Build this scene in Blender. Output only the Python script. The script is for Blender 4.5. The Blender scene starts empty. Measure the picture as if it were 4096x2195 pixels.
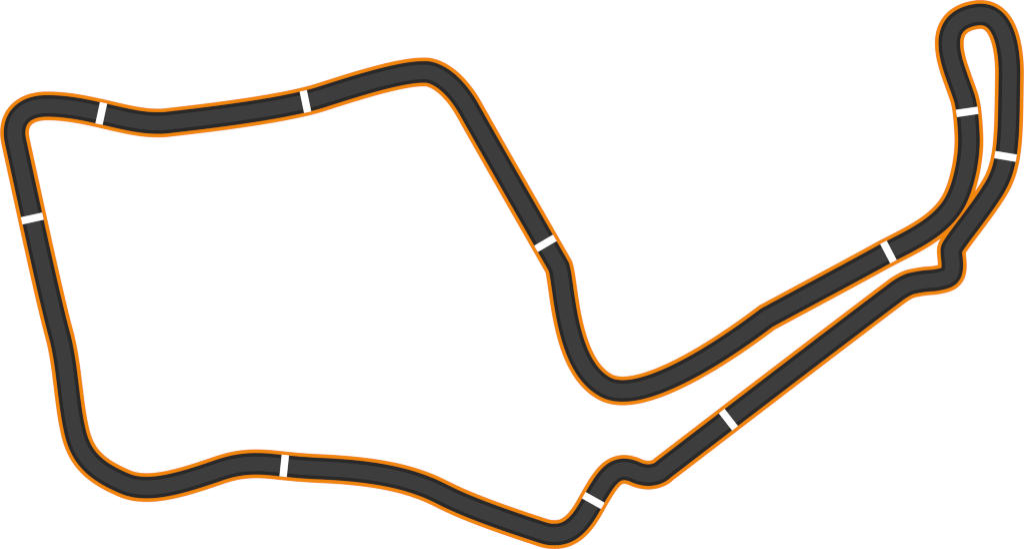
"""A flat racing-circuit diagram lying on a white sheet, seen from straight above."""
import bpy, math
import numpy as np
from mathutils import Vector
from mathutils.geometry import delaunay_2d_cdt

SC = bpy.context.scene
COL = SC.collection

# ------------------------------------------------------------------ plan
# The circuit's centre line as a closed chain of cubic curves
# (node, outgoing handle, incoming handle of the next node), plan units = centimetres.
CENTRE = [
    ((62.17, 565.50), (42.59, 475.24), (96.23, 423.69)),
    ((187.78, 423.50), (349.23, 423.15), (501.72, 492.22)),
    ((627.41, 491.82), (641.18, 491.78), (649.11, 492.29)),
    ((665.89, 490.36), (789.06, 476.14), (1124.46, 439.25)),
    ((1283.91, 388.63), (1381.57, 357.58), (1593.18, 287.02)),
    ((1693.04, 287.72), (1712.94, 287.86), (1712.74, 287.74)),
    ((1727.12, 292.11), (1789.19, 310.96), (1843.88, 379.00)),
    ((1875.16, 434.94), (1994.02, 646.44), (2112.49, 851.84)),
    ((2235.15, 1066.47), (2258.75, 1137.73), (2258.18, 1462.92)),
    ((2422.97, 1548.42), (2566.61, 1623.11), (2907.63, 1391.70)),
    ((3066.68, 1270.36), (3219.64, 1187.92), (3400.92, 1091.59)),
    ((3525.40, 1023.05), (3621.81, 969.59), (3769.37, 914.73)),
    ((3826.70, 794.94), (3860.42, 724.30), (3879.00, 616.34)),
    ((3875.56, 542.53), (3871.09, 446.31), (3863.77, 409.51)),
    ((3854.71, 383.30), (3824.00, 294.50), (3796.01, 232.79)),
    ((3797.32, 168.48), (3798.46, 109.17), (3833.91, 68.17)),
    ((3907.61, 58.60), (4025.86, 43.30), (4039.51, 219.63)),
    ((4037.95, 306.42), (4033.89, 512.23), (4039.34, 642.44)),
    ((3983.97, 740.46), (3934.86, 827.26), (3828.72, 951.87)),
    ((3807.21, 992.93), (3801.52, 1003.79), (3810.18, 1036.89)),
    ((3809.39, 1064.69), (3808.21, 1105.90), (3791.62, 1111.68)),
    ((3740.62, 1120.46), (3726.52, 1122.89), (3706.01, 1119.99)),
    ((3646.09, 1133.57), (3627.50, 1137.78), (3598.85, 1155.79)),
    ((3584.75, 1166.43), (3294.56, 1385.54), (2968.07, 1636.03)),
    ((2653.10, 1877.61), (2646.79, 1885.66), (2627.78, 1897.28)),
    ((2598.15, 1899.59), (2583.21, 1900.76), (2557.86, 1895.68)),
    ((2541.68, 1887.73), (2531.69, 1882.82), (2508.87, 1874.92)),
    ((2490.21, 1876.84), (2446.34, 1881.36), (2420.01, 1917.61)),
    ((2370.69, 2005.61), (2339.20, 2061.95), (2297.79, 2138.74)),
    ((2217.77, 2137.04), (2200.19, 2136.67), (2195.48, 2137.82)),
    ((2160.86, 2126.49), (1944.57, 2055.74), (1842.78, 2014.10)),
    ((1766.05, 1974.86), (1654.09, 1917.65), (1518.50, 1884.03)),
    ((1280.45, 1873.62), (1141.66, 1867.58), (1092.04, 1853.87)),
    ((1021.40, 1854.40), (962.62, 1854.85), (918.39, 1865.33)),
    ((873.11, 1880.99), (760.86, 1919.77), (664.88, 1949.46)),
    ((585.78, 1949.37), (546.19, 1949.32), (518.13, 1942.09)),
    ((494.11, 1931.60), (387.19, 1884.91), (326.35, 1835.18)),
    ((301.18, 1729.45), (284.29, 1658.77), (277.25, 1583.46)),
    ((266.28, 1496.98), (251.78, 1382.60), (238.68, 1344.11)),
    ((231.29, 1315.56), (187.68, 1147.03), (121.89, 838.46))
]
# white cross lines: centre x, centre y, direction of the long side
CROSS_LINES = [
    (405.28, 453.80, 1.78126),
    (1221.89, 405.98, 1.36460),
    (2181.68, 972.98, 2.61352),
    (3553.53, 1007.69, 1.09039),
    (3868.67, 447.36, -0.14393),
    (4022.01, 625.23, 0.16661),
    (2913.43, 1677.95, 0.91149),
    (2373.14, 2001.21, 0.51024),
    (1137.03, 1862.34, 1.67351),
    (129.35, 873.60, -0.21711)
]
UNIT = 14.44                     # the border, the dark band: one unit wide; the road four
W, H = 4096.0, 2195.0
FRAME_H = W * 548.0 / 1024.0     # plan height the 1024 x 548 frame covers
CM = 0.01


def world(p):
    return ((p[0] - W / 2) * CM, -(p[1] - H / 2) * (FRAME_H / H) * CM)


# ------------------------------------------------------------------ offsets
def centre_line():
    pts, tan = [], []
    n = len(CENTRE)
    for i in range(n):
        p0, p1, p2 = (np.array(q) for q in CENTRE[i])
        p3 = np.array(CENTRE[(i + 1) % n][0])
        chord = np.hypot(*(p1 - p0)) + np.hypot(*(p2 - p1)) + np.hypot(*(p3 - p2))
        k = max(6, int(chord / 1.6))
        t = np.linspace(0, 1, k + 1)[:, None]
        q = (1 - t) ** 3 * p0 + 3 * (1 - t) ** 2 * t * p1 + 3 * (1 - t) * t ** 2 * p2 + t ** 3 * p3
        d = 3 * (1 - t) ** 2 * (p1 - p0) + 6 * (1 - t) * t * (p2 - p1) + 3 * t ** 2 * (p3 - p2)
        d /= np.hypot(d[:, 0], d[:, 1])[:, None]
        pts.append(q)
        tan.append(d)                     # both ends kept: two tangents at a corner
    return np.vstack(pts), np.vstack(tan)


PTS, TAN = centre_line()


def fan(points, tangents):
    """Insert in-between tangents at sharp bends so that outer offsets stay dense."""
    P, T = [], []
    n = len(points)
    for i in range(n):
        P.append(points[i]); T.append(tangents[i])
        j = (i + 1) % n
        a = math.atan2(tangents[i][1], tangents[i][0])
        b = math.atan2(tangents[j][1], tangents[j][0])
        d = (b - a + math.pi) % (2 * math.pi) - math.pi
        k = int(abs(d) / 0.03)
        for m in range(1, k + 1):
            f = m / (k + 1)
            P.append(points[i] * (1 - f) + points[j] * f)
            T.append((math.cos(a + d * f), math.sin(a + d * f)))
    return np.array(P), np.array(T)


PTS, TAN = fan(PTS, TAN)


def near(q):
    """Distance of points from the centre line."""
    out = np.empty(len(q))
    for s in range(0, len(q), 400):
        c = q[s:s + 400]
        d2 = (c[:, None, 0] - PTS[None, :, 0]) ** 2 + (c[:, None, 1] - PTS[None, :, 1]) ** 2
        out[s:s + 400] = np.sqrt(d2.min(1))
    return out


def simplify(loop, tol=0.04):
    loop = np.array(loop)
    n = len(loop)
    far = int(((loop - loop[0]) ** 2).sum(1).argmax())
    keep = np.zeros(n, bool)
    keep[[0, far]] = True
    closed = np.vstack([loop, loop[:1]])
    stack = [(0, far), (far, n)]
    while stack:
        a, b = stack.pop()
        if b - a < 2:
            continue
        p, q = closed[a], closed[b]
        d = q - p
        L = math.hypot(*d) or 1e-9
        r = closed[a + 1:b] - p
        dist = np.abs(r[:, 0] * d[1] - r[:, 1] * d[0]) / L
        k = int(dist.argmax())
        if dist[k] > tol or b - a > 160:
            if dist[k] <= tol:
                k = (b - a) // 2 - 1
            keep[a + 1 + k] = True
            stack += [(a, a + 1 + k), (a + 1 + k, b)]
    return loop[keep]


def offset_loops(dist, side):
    """Closed outline(s) at a distance from the centre line, on one side of it."""
    nrm = np.stack([-TAN[:, 1], TAN[:, 0]], 1) * side
    q = PTS + nrm * dist
    good = near(q) > dist - 0.06
    n = len(q)
    start = next(i for i in range(n) if good[i] and not good[i - 1]) if not good.all() else 0
    runs, cur = [], []
    for k in range(n):
        i = (start + k) % n
        if good[i]:
            cur.append(q[i])
        elif cur:
            runs.append(cur); cur = []
    if cur:
        runs.append(cur)
    runs = [r for r in runs if len(r) > 3] or runs
    loops, left = [], list(range(len(runs)))
    while left:
        first = left.pop(0)
        loop, end = list(runs[first]), runs[first][-1]
        while True:
            cand = [first] + left
            nxt = min(cand, key=lambda c: float(((runs[c][0] - end) ** 2).sum()))
            if nxt == first:
                break
            left.remove(nxt)
            loop += runs[nxt]
            end = runs[nxt][-1]
        loops.append(simplify(loop))
    return loops


def length(loops):
    return sum(float(np.hypot(*(np.roll(l, -1, 0) - l).T).sum()) for l in loops)


OUT = 1 if length(offset_loops(2 * UNIT, 1)) > length(offset_loops(2 * UNIT, -1)) else -1


# ------------------------------------------------------------------ materials
# Even white light from all round (see the world below) of this radiance:
LIGHT = 1.239


def lin(v):
    v /= 255.0
    return v / 12.92 if v <= 0.04045 else ((v + 0.055) / 1.055) ** 2.4


def matte(name, rgb):
    """Matte paint / paper."""
    m = bpy.data.materials.new(name)
    m.use_nodes = True
    nt = m.node_tree
    b = nt.nodes['Principled BSDF']
    b.inputs['Base Color'].default_value = [lin(c) / LIGHT for c in rgb] + [1]
    b.inputs['Roughness'].default_value = 1.0
    b.inputs['Specular IOR Level'].default_value = 0.0
    return m


M_SHEET = matte('white_sheet', (255, 255, 255))
M_ORANGE = matte('orange_paint', (241, 134, 12))
M_DARK = matte('near_black_asphalt', (41, 41, 41))
M_GREY = matte('dark_grey_asphalt', (61, 61, 61))
M_WHITE = matte('white_paint', (255, 255, 255))


# ------------------------------------------------------------------ meshes
def link(name, me, mat, parent=None):
    me.materials.append(mat)
    o = bpy.data.objects.new(name, me)
    COL.objects.link(o)
    if parent:
        o.parent = parent
    return o


def slab(name, loops, top, mat, parent, foot=0.0005):
    """A thin flat layer bounded by closed loops (holes included), with sides down to its foot."""
    polys = [[Vector(world(p)) for p in l] for l in loops]
    flat = [v for poly in polys for v in poly]
    edges, k = [], 0
    for poly in polys:
        m = len(poly)
        edges += [(k + i, k + (i + 1) % m) for i in range(m)]
        k += m
    # constrained triangulation, inside of the loops only (even-odd)
    pts, eds, tris, _, in_edges, _ = delaunay_2d_cdt(flat, edges, [], 1, 1e-6)
    n = len(pts)
    verts = [(v.x, v.y, top) for v in pts] + [(v.x, v.y, foot) for v in pts]
    # keep the triangles that lie inside an odd number of loops
    mid = np.array([[sum(pts[i].x for i in t) / len(t), sum(pts[i].y for i in t) / len(t)] for t in tris])
    inside = np.zeros(len(mid), bool)
    for poly in polys:
        a = np.array([(v.x, v.y) for v in poly])
        b = np.roll(a, -1, 0)
        cross = (a[None, :, 1] > mid[:, None, 1]) != (b[None, :, 1] > mid[:, None, 1])
        dy = np.where(b[:, 1] == a[:, 1], 1e-12, b[:, 1] - a[:, 1])
        xs = a[None, :, 0] + (mid[:, None, 1] - a[None, :, 1]) / dy[None] * (b - a)[None, :, 0]
        inside ^= (cross & (mid[:, None, 0] < xs)).sum(1) % 2 == 1
    tris = [t for t, k in zip(tris, inside) if k]
    faces, count = [], {}
    for t in tris:
        t = list(t)
        area = sum(pts[t[i]].x * pts[t[(i + 1) % len(t)]].y - pts[t[(i + 1) % len(t)]].x * pts[t[i]].y for i in range(len(t)))
        if area < 0:
            t.reverse()
        faces.append(tuple(t))
        for i in range(len(t)):
            count[(t[i], t[(i + 1) % len(t)])] = 1
    for (a, b) in count:
        if (b, a) not in count:
            faces.append((b, a, a + n, b + n))
    me = bpy.data.meshes.new(name)
    me.from_pydata(verts, [], faces)
    me.validate()
    me.update()
    return link(name, me, mat, parent)


# the white sheet everything lies on
me = bpy.data.meshes.new('background')
S = 200.0
me.from_pydata([(-S, -S, 0), (S, -S, 0), (S, S, 0), (-S, S, 0)], [], [(0, 1, 2, 3)])
sheet = link('background', me, M_SHEET)
sheet['kind'] = 'structure'

# the circuit
track = bpy.data.objects.new('race_track', None)
COL.objects.link(track)
track['label'] = 'winding dark grey racing circuit with orange borders and ten white cross lines on white'
track['category'] = 'race track'

for side, where in ((OUT, 'outside'), (-OUT, 'inside')):
    b = slab('border_line', offset_loops(4 * UNIT, side) + offset_loops(2.5 * UNIT, side), 0.004, M_ORANGE, track)
    b['label'] = 'orange border line along the %s of the circuit' % where
    e = slab('edge_band', offset_loops(3 * UNIT, side) + offset_loops(1.5 * UNIT, side), 0.008, M_DARK, track)
    e['label'] = 'near black band along the %s edge of the road' % where
slab('road_surface', offset_loops(2 * UNIT, OUT) + offset_loops(2 * UNIT, -OUT), 0.012, M_GREY, track)

for cx, cy, ang in CROSS_LINES:
    u = np.array((math.cos(ang), math.sin(ang)))
    v = np.array((-u[1], u[0]))
    c = np.array((cx, cy))
    quad = np.array([c + u * a * 3 * UNIT + v * b * UNIT for a, b in ((-1, -1), (1, -1), (1, 1), (-1, 1))])
    slab('cross_line', [quad], 0.016, M_WHITE, track)

# ------------------------------------------------------------------ light: even white all round
wd = bpy.data.worlds.new('World')
SC.world = wd
wd.use_nodes = True
bg = wd.node_tree.nodes['Background']
bg.inputs['Color'].default_value = (1, 1, 1, 1)
bg.inputs['Strength'].default_value = LIGHT * 1.004

# ------------------------------------------------------------------ camera: straight down
cam = bpy.data.cameras.new('camera')
co = bpy.data.objects.new('camera', cam)
COL.objects.link(co)
HEIGHT = 80.0
co.location = (0, 0, HEIGHT + 0.006)
cam.sensor_width = 36.0
cam.lens = 36.0 * HEIGHT / (W * CM)
cam.clip_end = 1000
SC.camera = co

SC.view_settings.view_transform = 'Standard'
SC.view_settings.look = 'None'
SC.view_settings.exposure = 0
SC.view_settings.gamma = 1
SC.view_settings.use_curve_mapping = False
SC.cycles.use_denoising = False
SC.cycles.filter_width = 1.1
